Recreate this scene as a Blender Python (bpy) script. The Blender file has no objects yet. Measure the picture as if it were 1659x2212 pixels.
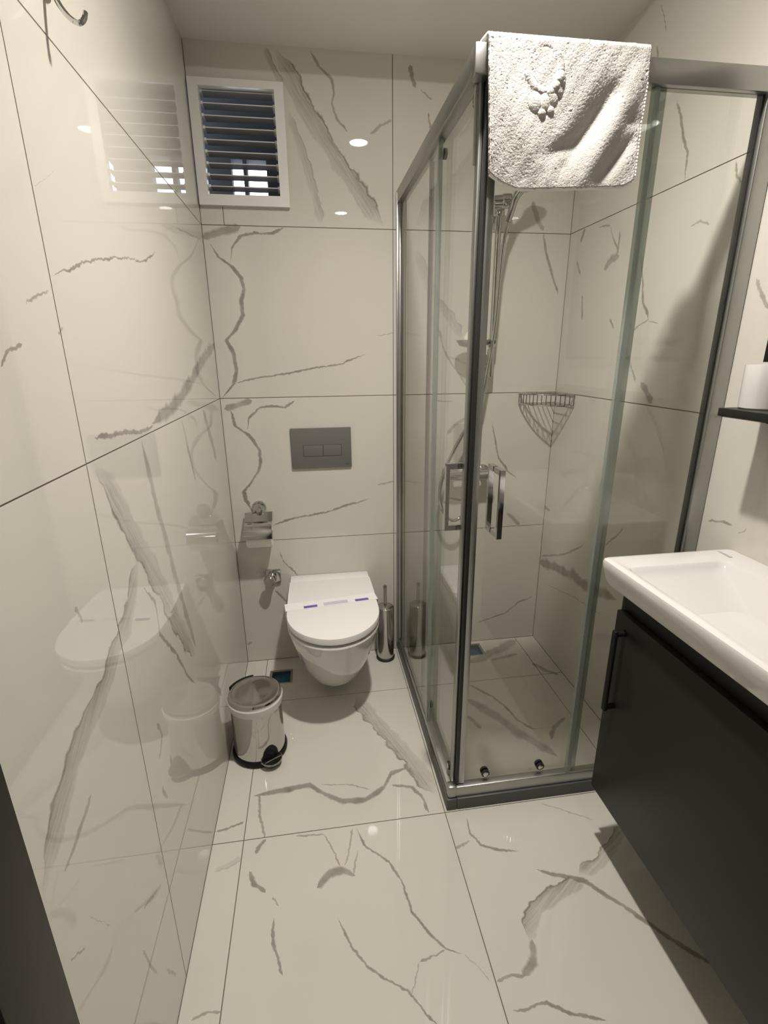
import bpy, bmesh, math, random
from mathutils import Vector, Matrix
random.seed(7)
SC = bpy.context.scene
COL = SC.collection
PI = math.pi
W, H, YF = 1.389, 2.319, -2.95          # room width, height of the lowered ceiling at the back, wall behind the camera (back wall is y = 0)
HC, YS = 2.432, -0.42                   # main ceiling height, front edge of the lowered part

# ------------------------------------------------------------------ camera
F_PX, CAM = 1067.68, Vector((0.3484, -2.0409, 1.3485))
YAW, PITCH, ROLL = 0.1428, 0.3085, -0.0089
FW = Vector((math.sin(YAW)*math.cos(PITCH), math.cos(YAW)*math.cos(PITCH), -math.sin(PITCH)))
_r = Vector((math.cos(YAW), -math.sin(YAW), 0)); _u = _r.cross(FW)
RT = _r*math.cos(ROLL) + _u*math.sin(ROLL); UP = _u*math.cos(ROLL) - _r*math.sin(ROLL)
cam = bpy.data.cameras.new('camera'); camo = bpy.data.objects.new('camera', cam); COL.objects.link(camo)
cam.sensor_fit = 'VERTICAL'; cam.sensor_height = 24.0; cam.lens = 24.0*F_PX/2212.0; cam.clip_start = 0.02
camo.matrix_world = Matrix(((RT.x, UP.x, -FW.x, CAM.x), (RT.y, UP.y, -FW.y, CAM.y), (RT.z, UP.z, -FW.z, CAM.z), (0, 0, 0, 1)))
SC.camera = camo
def pix(u, v, ax, val):                    # photo pixel -> point on the plane (axis ax) = val
    d = FW + RT*((u-829.5)/F_PX) - UP*((v-1106)/F_PX)
    return CAM + d*((val-CAM[ax])/d[ax])

# ------------------------------------------------------------------ world, exposure, lamps
wd = bpy.data.worlds.new('daylight'); SC.world = wd; wd.use_nodes = True
wd.node_tree.nodes['Background'].inputs[0].default_value = (0.80, 0.88, 1.0, 1); wd.node_tree.nodes['Background'].inputs[1].default_value = 4.0
SC.view_settings.view_transform = 'Standard'; SC.view_settings.look = 'None'; SC.view_settings.gamma = 1.0
SC.view_settings.use_curve_mapping = False; SC.view_settings.exposure = 0.16
LAMPS = [(0.675, -1.060), (0.668, -2.45)]
LAMP_STRENGTH = [470.0, 70.0]     # diffuser glow of each downlight
SPOT_POWER = [70.0, 6.0]          # its focused light
LAMP_COLOR = (1.0, 0.94, 0.87, 1)

# ------------------------------------------------------------------ materials
def new_mat(name):
    m = bpy.data.materials.new(name); m.use_nodes = True
    return m, m.node_tree, m.node_tree.nodes['Principled BSDF']
def pmat(name, col, rough=0.4, metal=0.0, spec=0.5, bump=None, coat=0.0, noise=0.0, nscale=30):
    m, nt, b = new_mat(name)
    b.inputs['Base Color'].default_value = (*col, 1); b.inputs['Roughness'].default_value = rough
    b.inputs['Metallic'].default_value = metal; b.inputs['Specular IOR Level'].default_value = spec
    b.inputs['Coat Weight'].default_value = coat
    tc = nt.nodes.new('ShaderNodeTexCoord')
    if noise:
        n = nt.nodes.new('ShaderNodeTexNoise'); n.inputs['Scale'].default_value = nscale; n.inputs['Detail'].default_value = 4
        nt.links.new(tc.outputs['Object'], n.inputs['Vector'])
        mx = nt.nodes.new('ShaderNodeMix'); mx.data_type = 'RGBA'
        mx.inputs[6].default_value = (*[c*(1-noise) for c in col], 1); mx.inputs[7].default_value = (*[min(1, c*(1+noise)) for c in col], 1)
        nt.links.new(n.outputs['Fac'], mx.inputs[0]); nt.links.new(mx.outputs[2], b.inputs['Base Color'])
    if bump:
        n = nt.nodes.new('ShaderNodeTexNoise'); n.inputs['Scale'].default_value = bump[0]; n.inputs['Detail'].default_value = 3
        nt.links.new(tc.outputs['Object'], n.inputs['Vector'])
        bp = nt.nodes.new('ShaderNodeBump'); bp.inputs['Strength'].default_value = bump[1]; bp.inputs['Distance'].default_value = bump[2]
        nt.links.new(n.outputs['Fac'], bp.inputs['Height']); nt.links.new(bp.outputs[0], b.inputs['Normal'])
    return m
M = dict(
    grout=pmat('grout', (0.20, 0.175, 0.14), 0.8, noise=0.12),
    ceiling=pmat('ceiling paint', (0.78, 0.76, 0.72), 0.28, spec=0.4),
    chrome=pmat('chrome', (0.56, 0.56, 0.555), 0.06, 1.0),
    steel=pmat('polished steel', (0.56, 0.55, 0.53), 0.10, 1.0),
    alu=pmat('satin aluminium', (0.40, 0.40, 0.385), 0.36, 1.0, noise=0.05, nscale=12),
    darkalu=pmat('grey profile', (0.085, 0.083, 0.085), 0.42, spec=0.4, noise=0.1),
    rubber=pmat('black rubber', (0.018, 0.016, 0.014), 0.55),
    ceramic=pmat('white ceramic', (0.72, 0.705, 0.685), 0.07, coat=0.5),
    plastic=pmat('white plastic', (0.86, 0.845, 0.83), 0.22),
    pvc=pmat('white pvc', (0.80, 0.79, 0.77), 0.3),
    flush=pmat('grey plastic', (0.155, 0.15, 0.14), 0.38, noise=0.04),
    flushgap=pmat('button gap', (0.07, 0.068, 0.065), 0.6),
    cabinet=pmat('anthracite lacquer', (0.016, 0.0152, 0.013), 0.42, spec=0.3, noise=0.12, nscale=8),
    black=pmat('black plastic', (0.009, 0.0085, 0.008), 0.45, spec=0.25),
    towel=pmat('white terry', (0.46, 0.442, 0.415), 0.95, spec=0.05, bump=(420, 0.6, 0.0022), noise=0.06, nscale=160),
    hem=pmat('white hem thread', (0.90, 0.87, 0.83), 0.8),
    paper=pmat('white paper', (0.88, 0.87, 0.86), 0.6, spec=0.2),
    tissue=pmat('tissue', (0.82, 0.79, 0.75), 0.9, spec=0.1, bump=(300, 0.3, 0.001)),
    purple=pmat('purple print', (0.16, 0.11, 0.42), 0.6),
    lilac=pmat('lilac print', (0.52, 0.46, 0.66), 0.6),
    teal=pmat('teal drain film', (0.004, 0.075, 0.115), 0.25),
    cardboard=pmat('cardboard', (0.30, 0.22, 0.15), 0.8),
    mirror=pmat('mirror', (0.85, 0.86, 0.86), 0.02, 1.0),
    shaft=pmat('shaft render', (0.055, 0.058, 0.065), 0.8, noise=0.2, nscale=9),
    door=pmat('dark door lacquer', (0.018, 0.016, 0.012), 0.45, spec=0.3, noise=0.12, nscale=6),
    liner=pmat('bin liner', (0.70, 0.68, 0.65), 0.35, bump=(60, 0.3, 0.004)),
    wallpaint=pmat('plain tile', (0.42, 0.40, 0.36), 0.15, noise=0.04, nscale=3),
    emblem=pmat('grey print', (0.45, 0.44, 0.43), 0.4),
    soap=pmat('white soap', (0.88, 0.86, 0.80), 0.3),
)
def glass_mat(name, tint, rough=0.0, ior=1.5, body=None):
    m, nt, b = new_mat(name); nt.nodes.remove(b); L = nt.links.new
    out = nt.nodes['Material Output']
    tr = nt.nodes.new('ShaderNodeBsdfTransparent'); tr.inputs[0].default_value = (*tint, 1)
    gl = nt.nodes.new('ShaderNodeBsdfGlossy'); gl.inputs['Roughness'].default_value = rough
    geo = nt.nodes.new('ShaderNodeNewGeometry')
    mr = nt.nodes.new('ShaderNodeMix'); mr.data_type = 'FLOAT'; mr.inputs[2].default_value = ior; mr.inputs[3].default_value = 1/ior
    L(geo.outputs['Backfacing'], mr.inputs[0])
    fr = nt.nodes.new('ShaderNodeFresnel'); L(mr.outputs[0], fr.inputs['IOR'])
    mx = nt.nodes.new('ShaderNodeMixShader'); L(fr.outputs[0], mx.inputs[0])
    src = tr.outputs[0]
    if body:
        df = nt.nodes.new('ShaderNodeBsdfDiffuse'); df.inputs[0].default_value = (*body[0], 1)
        m2 = nt.nodes.new('ShaderNodeMixShader'); m2.inputs[0].default_value = body[1]
        L(tr.outputs[0], m2.inputs[1]); L(df.outputs[0], m2.inputs[2]); src = m2.outputs[0]
    L(src, mx.inputs[1]); L(gl.outputs[0], mx.inputs[2]); L(mx.outputs[0], out.inputs[0])
    return m
M['glass'] = glass_mat('clear shower glass', (0.984, 0.990, 0.980))
M['seal'] = glass_mat('translucent seal', (0.74, 0.79, 0.76), 0.2, 1.45, ((0.52, 0.55, 0.52), 0.30))
M['louvre'] = glass_mat('smoked louvre glass', (0.30, 0.32, 0.36), 0.12, 1.5, ((0.42, 0.42, 0.425), 0.75))
M['acrylic'] = glass_mat('grey acrylic', (0.62, 0.63, 0.60), 0.05, 1.45, ((0.5, 0.5, 0.48), 0.25))
for k_ in (0, 1):
    m_, nt_, b_ = new_mat('lamp diffuser'); nt_.nodes.remove(b_)
    e_ = nt_.nodes.new('ShaderNodeEmission'); e_.inputs[0].default_value = LAMP_COLOR; e_.inputs[1].default_value = LAMP_STRENGTH[k_]
    nt_.links.new(e_.outputs[0], nt_.nodes['Material Output'].inputs[0]); M['lamp%d' % k_] = m_

TILE_COL, VEIN_COL = (0.66, 0.635, 0.57), (0.235, 0.212, 0.178)
def tile_mat(name, veins, seed):
    """polished porcelain; every vein is a float-curve centre line along its own chord"""
    m, nt, b = new_mat(name); L = nt.links.new
    def math_(op, a, bb=None, c=None, clamp=False):
        n = nt.nodes.new('ShaderNodeMath'); n.operation = op; n.use_clamp = clamp
        for i, x in enumerate((a, bb, c)):
            if x is None: continue
            if isinstance(x, (int, float)): n.inputs[i].default_value = x
            else: L(x, n.inputs[i])
        return n.outputs[0]
    tc = nt.nodes.new('ShaderNodeTexCoord'); P = tc.outputs['Object']
    def noise(scale, detail, off):
        mp = nt.nodes.new('ShaderNodeMapping'); mp.inputs['Location'].default_value = (off, off*1.7, off*0.6); L(P, mp.inputs['Vector'])
        n = nt.nodes.new('ShaderNodeTexNoise'); n.inputs['Scale'].default_value = scale; n.inputs['Detail'].default_value = detail
        L(mp.outputs[0], n.inputs['Vector']); return n.outputs['Fac']
    nf, nc, nm = noise(95, 3, seed), noise(22, 2, seed+3), noise(7, 3, seed+9)
    jit = math_('ADD', math_('MULTIPLY_ADD', nf, 0.011, -0.0055), math_('MULTIPLY_ADD', nc, 0.016, -0.008))
    acc = None
    for pts, hw, strength, soft in veins:
        A, B = pts[0], pts[-1]; d = B-A; Ln = d.length; d = d/Ln
        # perpendicular in the wall plane
        nrm = None
        for ax in range(3):
            if all(abs(p[ax]-A[ax]) < 1e-6 for p in pts): nrm = Vector([1.0 if i == ax else 0.0 for i in range(3)])
        n = nrm.cross(d)
        T = [(p-A).dot(d)/Ln for p in pts]; S = [(p-A).dot(n) for p in pts]
        span = max(0.02, 2.2*max(abs(s) for s in S))
        dt = nt.nodes.new('ShaderNodeVectorMath'); dt.operation = 'DOT_PRODUCT'; L(P, dt.inputs[0]); dt.inputs[1].default_value = d/Ln
        t = math_('SUBTRACT', dt.outputs['Value'], A.dot(d)/Ln)
        ds = nt.nodes.new('ShaderNodeVectorMath'); ds.operation = 'DOT_PRODUCT'; L(P, ds.inputs[0]); ds.inputs[1].default_value = n
        s = math_('ADD', math_('SUBTRACT', ds.outputs['Value'], A.dot(n)), math_('MULTIPLY', jit, 0.5 if hw > 0.010 else 0.8))
        fc = nt.nodes.new('ShaderNodeFloatCurve'); cv = fc.mapping.curves[0]
        tt, last = [], -1
        for a, q in sorted(zip(T, S)):
            if a-last > 0.012: tt.append((min(max(a, 0), 1), q/span+0.5)); last = a
        while len(cv.points) < len(tt): cv.points.new(0.5, 0.5)
        for cp, (a, q) in zip(cv.points, tt): cp.location = (a, q); cp.handle_type = 'VECTOR'
        fc.mapping.update(); L(t, fc.inputs['Value'])
        ctr = math_('MULTIPLY_ADD', fc.outputs[0], span, -0.5*span)
        dist = math_('ABSOLUTE', math_('SUBTRACT', s, ctr))
        taper = math_('MULTIPLY', math_('MULTIPLY_ADD', math_('ABSOLUTE', math_('SUBTRACT', t, 0.5)), -9.0, 4.5, True), 1.0)
        wd_ = math_('MULTIPLY', taper, math_('MULTIPLY_ADD', nc, hw*1.4, hw*0.25))
        if soft:       # broad smoky band: streaks along the vein, one crisp dark border, fading across to the other side
            q = math_('DIVIDE', math_('SUBTRACT', s, ctr), math_('MAXIMUM', wd_, 0.0004))
            cb_ = nt.nodes.new('ShaderNodeCombineXYZ'); L(math_('MULTIPLY', t, Ln*9), cb_.inputs[0]); L(math_('MULTIPLY', s, 150.0), cb_.inputs[1]); cb_.inputs[2].default_value = seed
            sn = nt.nodes.new('ShaderNodeTexNoise'); sn.inputs['Scale'].default_value = 1.0; sn.inputs['Detail'].default_value = 3; L(cb_.outputs[0], sn.inputs['Vector'])
            inside = math_('MULTIPLY', math_('SUBTRACT', 1.0, math_('ABSOLUTE', q), None, True), 5.0, None, True)
            fade = math_('MULTIPLY_ADD', q, -0.28, 0.62)
            body = math_('MULTIPLY', math_('MULTIPLY', inside, fade), math_('MULTIPLY_ADD', sn.outputs['Fac'], 1.7, -0.05))
            rim = math_('SUBTRACT', 1.0, math_('MULTIPLY', math_('ABSOLUTE', math_('ADD', q, 0.82)), 6.0), None, True)
            I = math_('MULTIPLY', math_('ADD', body, math_('MULTIPLY', rim, math_('MULTIPLY_ADD', nm, 0.9, 0.05))), math_('MULTIPLY', taper, strength*1.25), None, True)
        else:
            I = math_('MULTIPLY', math_('DIVIDE', math_('SUBTRACT', wd_, dist), math_('MAXIMUM', math_('MULTIPLY', wd_, 0.5), 0.0006), None, True), math_('MULTIPLY', math_('MULTIPLY_ADD', nc, 0.9, 0.5), strength), None, True)
        acc = I if acc is None else math_('MAXIMUM', acc, I)
    # faint clouding everywhere
    cr = nt.nodes.new('ShaderNodeMix'); cr.data_type = 'RGBA'; L(noise(2.3, 3, seed+20), cr.inputs[0])
    cr.inputs[6].default_value = (*[c*0.95 for c in TILE_COL], 1); cr.inputs[7].default_value = (*[c*1.04 for c in TILE_COL], 1)
    col = cr.outputs[2]
    if acc is not None:
        mx = nt.nodes.new('ShaderNodeMix'); mx.data_type = 'RGBA'; L(acc, mx.inputs[0]); L(col, mx.inputs[6]); mx.inputs[7].default_value = (*VEIN_COL, 1)
        col = mx.outputs[2]
    L(col, b.inputs['Base Color']); b.inputs['Roughness'].default_value = 0.010; b.inputs['IOR'].default_value = 1.60
    return m

# ------------------------------------------------------------------ mesh helpers
def finish(bm, name, mat, parent=None, smooth=True, angle=35):
    bmesh.ops.recalc_face_normals(bm, faces=bm.faces)
    me = bpy.data.meshes.new(name); bm.to_mesh(me); bm.free()
    if smooth:
        me.polygons.foreach_set('use_smooth', [True]*len(me.polygons))
        try: me.set_sharp_from_angle(angle=math.radians(angle))
        except Exception: pass
    o = bpy.data.objects.new(name, me); COL.objects.link(o)
    for mm in (mat if isinstance(mat, (list, tuple)) else [mat]): me.materials.append(mm)
    if parent: o.parent = parent; o.matrix_parent_inverse = parent.matrix_world.inverted()
    return o
def tag(o, label=None, cat=None, group=None, kind=None):
    if label: o['label'] = label
    if cat: o['category'] = cat
    if group: o['group'] = group
    if kind: o['kind'] = kind
    return o
def thing(name, label, cat, loc=(0, 0, 0), group=None):
    o = bpy.data.objects.new(name, None); COL.objects.link(o); o.location = loc; o.empty_display_size = 0.05
    o.matrix_world = Matrix.Translation(loc)
    return tag(o, label, cat, group)
def NB(): return bmesh.new()
def box(bm, x0, x1, y0, y1, z0, z1, bev=0.0, seg=2):
    vs = [bm.verts.new((x, y, z)) for x in (x0, x1) for y in (y0, y1) for z in (z0, z1)]
    fs = [bm.faces.new([vs[i] for i in q]) for q in ((0, 1, 3, 2), (4, 6, 7, 5), (0, 4, 5, 1), (2, 3, 7, 6), (0, 2, 6, 4), (1, 5, 7, 3))]
    if bev:
        ed = list({e for f in fs for e in f.edges})
        bmesh.ops.bevel(bm, geom=ed, offset=bev, segments=seg, profile=0.5, affect='EDGES')
    return fs
def loft(bm, rings, cap0=True, cap1=True, close=True):
    R = [[bm.verts.new(p) for p in r] for r in rings]
    n = len(R[0])
    for a, b in zip(R, R[1:]):
        for i in range(n if close else n-1):
            j = (i+1) % n
            try: bm.faces.new((a[i], a[j], b[j], b[i]))
            except ValueError: pass
    if cap0: bm.faces.new(R[0][::-1])
    if cap1: bm.faces.new(R[-1])
def frame_of(d):
    d = d.normalized(); a = Vector((0, 0, 1)) if abs(d.z) < 0.9 else Vector((1, 0, 0))
    x = d.cross(a).normalized(); return x, d.cross(x)
def lathe(bm, base, axis, prof, n=32, cap0=True, cap1=True):
    base, axis = Vector(base), Vector(axis).normalized(); x, y = frame_of(axis)
    loft(bm, [[base+axis*h+(x*math.cos(2*PI*i/n)+y*math.sin(2*PI*i/n))*max(r, 1e-4) for i in range(n)] for r, h in prof], cap0, cap1)
def rod(bm, a, b, r, n=16):
    a, b = Vector(a), Vector(b); lathe(bm, a, b-a, [(r, 0), (r, (b-a).length)], n)
def catmull(pts, k=6):
    pts = [Vector(p) for p in pts]; P = [pts[0]*2-pts[1]]+pts+[pts[-1]*2-pts[-2]]; out = []
    for i in range(1, len(P)-2):
        for j in range(k):
            t = j/k; a, b, c, d = P[i-1], P[i], P[i+1], P[i+2]
            out.append(0.5*((2*b)+(c-a)*t+(2*a-5*b+4*c-d)*t*t+(3*b-a-3*c+d)*t**3))
    return out+[pts[-1]]
def tube(bm, pts, r, n=10, closed=False):
    pts = [Vector(p) for p in pts]; m = len(pts); rings = []; ref = None
    for i, p in enumerate(pts):
        t = ((pts[(i+1) % m]-pts[i-1]) if closed else (pts[min(i+1, m-1)]-pts[max(i-1, 0)])).normalized()
        if ref is None: x, y = frame_of(t)
        else: x = (ref-t*ref.dot(t)).normalized(); y = t.cross(x)
        ref = x; rr = r(i/(m-1)) if callable(r) else r
        rings.append([p+(x*math.cos(2*PI*k/n)+y*math.sin(2*PI*k/n))*rr for k in range(n)])
    if closed: rings.append(rings[0]); R = rings; loft(bm, R, False, False); bmesh.ops.remove_doubles(bm, verts=bm.verts, dist=1e-6)
    else: loft(bm, rings)
def part(name, mat, parent, fn, *a, smooth=True, **k):
    bm = NB(); fn(bm, *a, **k); return finish(bm, name, mat, parent, smooth)
def slab(bm, plane, us, vs, keep, d0, d1):
    """rectilinear slab with holes. plane 'x','y','z' = normal axis; us, vs are cut lines; keep(uc, vc) picks cells"""
    def P(u, v, d): return {'x': (d, u, v), 'y': (u, d, v), 'z': (u, v, d)}[plane]
    cache = {}
    def V(i, j, s):
        if (i, j, s) not in cache: cache[(i, j, s)] = bm.verts.new(P(us[i], vs[j], (d0, d1)[s]))
        return cache[(i, j, s)]
    K = {(i, j): keep((us[i]+us[i+1])/2, (vs[j]+vs[j+1])/2) for i in range(len(us)-1) for j in range(len(vs)-1)}
    for (i, j), k in K.items():
        if not k: continue
        for s in (0, 1): bm.faces.new((V(i, j, s), V(i+1, j, s), V(i+1, j+1, s), V(i, j+1, s)))
        for (ii, jj), (a, b) in (((i-1, j), ((i, j), (i, j+1))), ((i+1, j), ((i+1, j), (i+1, j+1))), ((i, j-1), ((i, j), (i+1, j))), ((i, j+1), ((i, j+1), (i+1, j+1)))):
            if not K.get((ii, jj), False): bm.faces.new((V(*a, 0), V(*b, 0), V(*b, 1), V(*a, 1)))

# ------------------------------------------------------------------ veins, traced as photo pixels and laid onto the walls they are printed on
# (surface, pixel polyline, width px, strength, soft band?)
VE = [
 # back wall, upper row
 ('back', [(592,100),(625,165),(660,235),(700,300),(740,360),(775,415),(800,455),(830,492)], 40, .62, 1),
 ('back', [(572,100),(586,140),(612,185)], 16, .55, 1),
 ('back', [(622,238),(640,290),(660,350),(680,420),(694,490)], 20, .42, 1),
 ('back', [(668,108),(690,145),(715,170),(722,200),(718,222),(727,255),(752,287)], 8, .7, 0),
 ('back', [(800,290),(822,270),(847,258)], 10, .6, 0),
 ('back', [(884,140),(888,160),(897,190)], 11, .7, 0), ('back', [(908,192),(920,205),(932,218)], 4, .5, 0), ('back', [(925,243),(927,262),(932,290)], 5, .7, 0),
 ('back', [(1150,435),(1160,470),(1174,498)], 15, .62, 0),
 # second row
 ('back', [(436,514),(470,503),(520,489)], 24, .7, 0),
 ('back', [(452,522),(472,555),(500,575),(520,600),(528,625),(521,650),(525,680),(505,718),(489,735),(505,765),(511,800),(505,830),(478,861)], 12, .85, 0),
 ('back', [(497,568),(500,535),(520,510),(550,503),(590,505),(614,490)], 8, .8, 0),
 ('back', [(505,830),(560,815),(620,808),(680,795),(740,785),(795,762)], 5, .8, 0), ('back', [(812,726),(850,720)], 3, .4, 0),
 ('back', [(898,535),(920,600),(937,644),(968,680),(1000,735)], 24, .5, 1), ('back', [(930,680),(949,720),(965,770),(992,808),(1018,850)], 6, .6, 0),
 ('back', [(1174,500),(1180,550),(1195,600),(1207,638)], 7, .75, 0),
 # third row (same print)
 ('back', [(484,884),(510,876),(545,865)], 18, .7, 0),
 ('back', [(497,885),(508,920),(535,938),(547,952),(561,972),(563,1000),(559,1018),(545,1040),(526,1062),(530,1080),(547,1106)], 10, .85, 0),
 ('back', [(535,932),(537,905),(560,880),(590,878),(615,880),(638,865)], 7, .8, 0),
 ('back', [(588,1136),(640,1118),(700,1108),(740,1095),(800,1076)], 5, .8, 0), ('back', [(815,1048),(852,1040)], 4, .5, 0),
 ('back', [(941,866),(978,868)], 4, .55, 0), ('back', [(966,938),(985,915),(1008,903)], 10, .6, 0),
 ('back', [(1063,910),(1072,963),(1077,990),(1097,1018),(1118,1034)], 5, .75, 0), ('back', [(1095,1108),(1108,1118),(1122,1134)], 12, .6, 0),
 # bottom row
 ('back', [(604,1192),(614,1214),(645,1245)], 4, .7, 0), ('back', [(594,1275),(620,1301)], 6, .65, 0), ('back', [(534,1392),(545,1388)], 6, .5, 0),
 ('back', [(1028,1346),(1060,1335),(1092,1324),(1118,1302),(1152,1288)], 4, .65, 0),
 # left wall, middle row
 ('left', [(108,596),(150,580),(185,565),(240,557),(285,560),(305,567),(338,543)], 7, .85, 0),
 ('left', [(55,656),(80,636),(108,632)], 9, .7, 0), ('left', [(0,792),(15,762),(48,741)], 12, .8, 0), ('left', [(70,406),(122,371)], 3, .5, 0),
 ('left', [(466,742),(440,775),(420,810),(400,845),(370,880),(328,917)], 26, .75, 0), ('left', [(332,922),(300,934),(270,934),(235,942),(203,948)], 13, .75, 0),
 ('left', [(126,722),(136,708)], 6, .6, 0), ('left', [(380,492),(430,515)], 4, .4, 0),
 # left wall, low slab
 ('left', [(196,996),(240,1055),(265,1110),(290,1160),(320,1215),(350,1265),(375,1330),(400,1380),(424,1416)], 46, .62, 1),
 ('left', [(305,950),(320,1010),(335,1080),(360,1170),(375,1230),(400,1320),(424,1400)], 12, .5, 0),
 ('left', [(302,1205),(290,1250),(283,1300),(275,1350),(250,1400),(240,1450),(215,1510),(180,1590),(160,1640),(140,1720),(120,1800),(100,1890),(93,1955)], 34, .66, 1),
 ('left', [(198,1712),(180,1770),(160,1830),(138,1885)], 9, .6, 0),
 ('left', [(308,1268),(335,1300),(345,1370),(380,1410),(405,1460),(424,1480)], 7, .7, 0),
 ('left', [(392,906),(408,975),(424,1044)], 4, .5, 0), ('left', [(438,884),(452,935),(468,995)], 8, .6, 0),
 ('left', [(152,2072),(165,2060),(186,2044)], 5, .5, 0), ('left', [(308,2055),(322,2078),(340,2104)], 9, .5, 0), ('left', [(190,1980),(240,2002)], 4, .45, 0), ('left', [(360,2095),(380,2105)], 12, .5, 0),
 ('left', [(340,1560),(350,1590),(345,1640)], 6, .5, 0), ('left', [(350,1700),(362,1725)], 8, .55, 0), ('left', [(310,1960),(340,1922)], 5, .45, 0), ('left', [(162,1310),(178,1345)], 8, .5, 0),
 # right wall
 ('right', [(1428,8),(1434,35),(1440,68)], 3, .6, 0), ('right', [(1420,98),(1422,125)], 5, .6, 0),
 ('right', [(1462,215),(1470,250),(1475,300),(1485,330),(1480,392)], 7, .75, 0),
 ('right', [(1588,348),(1590,378),(1608,400),(1614,442)], 7, .7, 0), ('right', [(1490,490),(1512,478),(1532,486)], 6, .55, 0),
 ('right', [(1264,494),(1254,524)], 6, .7, 0), ('right', [(1292,492),(1320,487)], 4, .6, 0), ('right', [(1320,488),(1326,520),(1337,548)], 4, .6, 0), ('right', [(1340,496),(1336,525),(1330,566)], 4, .6, 0),
 ('right', [(1304,582),(1320,562),(1338,552)], 15, .65, 0), ('right', [(1246,562),(1253,594)], 5, .6, 0), ('right', [(1258,636),(1257,692)], 5, .6, 0), ('right', [(1316,690),(1326,710)], 5, .6, 0),
 ('right', [(1385,555),(1389,610),(1388,650),(1402,692)], 6, .75, 0), ('right', [(1402,690),(1368,713)], 5, .7, 0), ('right', [(1400,692),(1422,700)], 4, .6, 0),
 ('right', [(1354,756),(1366,800),(1373,828)], 4, .6, 0), ('right', [(1384,826),(1394,842),(1408,872)], 16, .7, 0),
 ('right', [(1160,1212),(1200,1225),(1240,1245),(1270,1270),(1300,1280),(1332,1296)], 26, .68, 0), ('right', [(1168,1202),(1220,1197),(1262,1178)], 6, .6, 0),
 ('right', [(1306,1178),(1330,1160),(1348,1138)], 5, .7, 0), ('right', [(1170,1093),(1188,1103)], 7, .6, 0),
 ('right', [(1528,1124),(1560,1127),(1582,1137)], 7, .7, 0), ('right', [(1594,1152),(1614,1143)], 4, .6, 0), ('right', [(1634,600),(1645,640),(1659,668)], 12, .6, 0), ('right', [(1180,1262),(1240,1290),(1300,1330)], 4, .35, 0),
 # floor
 ('floor', [(768,1502),(800,1545),(840,1590),(870,1620),(900,1660),(930,1700),(945,1722)], 46, .60, 1),
 ('floor', [(545,1720),(570,1715),(620,1705),(670,1695),(700,1715),(740,1730),(790,1728),(830,1700),(845,1670),(884,1657)], 15, .8, 0),
 ('floor', [(690,1695),(760,1695),(802,1706)], 3, .6, 0), ('floor', [(845,1695),(890,1700),(910,1720),(927,1757)], 9, .75, 0), ('floor', [(560,1712),(560,1760),(571,1812)], 9, .75, 0),
 ('floor', [(465,1797),(495,1788),(528,1774)], 5, .75, 0), ('floor', [(462,1882),(490,1872),(522,1850)], 13, .35, 1), ('floor', [(412,2206),(440,2190),(478,2184)], 9, .65, 0),
 ('floor', [(574,1812),(562,1826),(552,1845)], 10, .75, 0), ('floor', [(538,1882),(550,1910),(574,1928)], 14, .8, 0), ('floor', [(588,1938),(601,1958)], 6, .6, 0),
 ('floor', [(590,1982),(592,2040),(610,2110)], 8, .75, 0),
 ('floor', [(638,1806),(702,1803)], 5, .7, 0), ('floor', [(700,1803),(720,1840),(737,1872)], 5, .65, 0), ('floor', [(762,1788),(755,1830),(745,1872)], 5, .6, 0), ('floor', [(772,1835),(764,1890)], 5, .55, 0),
 ('floor', [(684,1917),(712,1886),(740,1880),(768,1892)], 24, .75, 0),
 ('floor', [(768,1788),(790,1830),(840,1862),(870,1910),(890,1970),(940,2030),(962,2050),(1003,2062)], 8, .85, 0),
 ('floor', [(962,2050),(905,2080)], 7, .75, 0), ('floor', [(905,2078),(896,2120),(888,2152)], 5, .6, 0),
 ('floor', [(728,1980),(762,2050),(790,2085),(840,2120),(880,2140),(920,2190),(952,2216)], 8, .8, 0), ('floor', [(1003,2060),(1060,2120)], 4, .4, 0),
 ('floor', [(1008,1764),(1015,1800),(1040,1825),(1080,1835),(1122,1840)], 7, .75, 0), ('floor', [(983,1833),(1017,1818)], 9, .65, 0), ('floor', [(1168,1735),(1284,1771)], 3, .45, 0),
 ('floor', [(1156,1878),(1200,1890),(1260,1900),(1310,1935),(1380,1980),(1450,2030),(1560,2094)], 13, .82, 0),
 ('floor', [(1346,1784),(1320,1830),(1290,1868),(1250,1890)], 34, .66, 1), ('floor', [(1262,1896),(1200,1930),(1160,1960),(1140,2000),(1150,2045)], 44, .72, 1),
 ('floor', [(1150,2030),(1152,2080),(1130,2110)], 26, .75, 0), ('floor', [(1134,2110),(1100,2105),(1072,2118)], 12, .75, 0), ('floor', [(1105,2188),(1140,2180),(1180,2165),(1240,2190),(1312,2202)], 11, .78, 0),
 ('floor', [(1010,1477),(1063,1504),(1097,1531),(1117,1555),(1151,1575),(1180,1572)], 6, .75, 0), ('floor', [(1005,1508),(1073,1548),(1124,1585),(1174,1615),(1205,1634)], 24, .6, 0),
 ('floor', [(1010,1546),(1040,1574)], 10, .6, 0), ('floor', [(1220,1549),(1196,1573),(1190,1598)], 12, .65, 0),
 ('floor', [(1014,1432),(1056,1413),(1090,1396),(1116,1382)], 22, .55, 0), ('floor', [(1060,1426),(1118,1412)], 7, .5, 0), ('floor', [(1148,1432),(1180,1448),(1208,1458)], 8, .6, 0),
]
AX = {'back': (1, 0.0), 'left': (0, 0.0), 'right': (0, W), 'floor': (2, 0.0)}
VEINS = {k: [] for k in AX}
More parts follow.
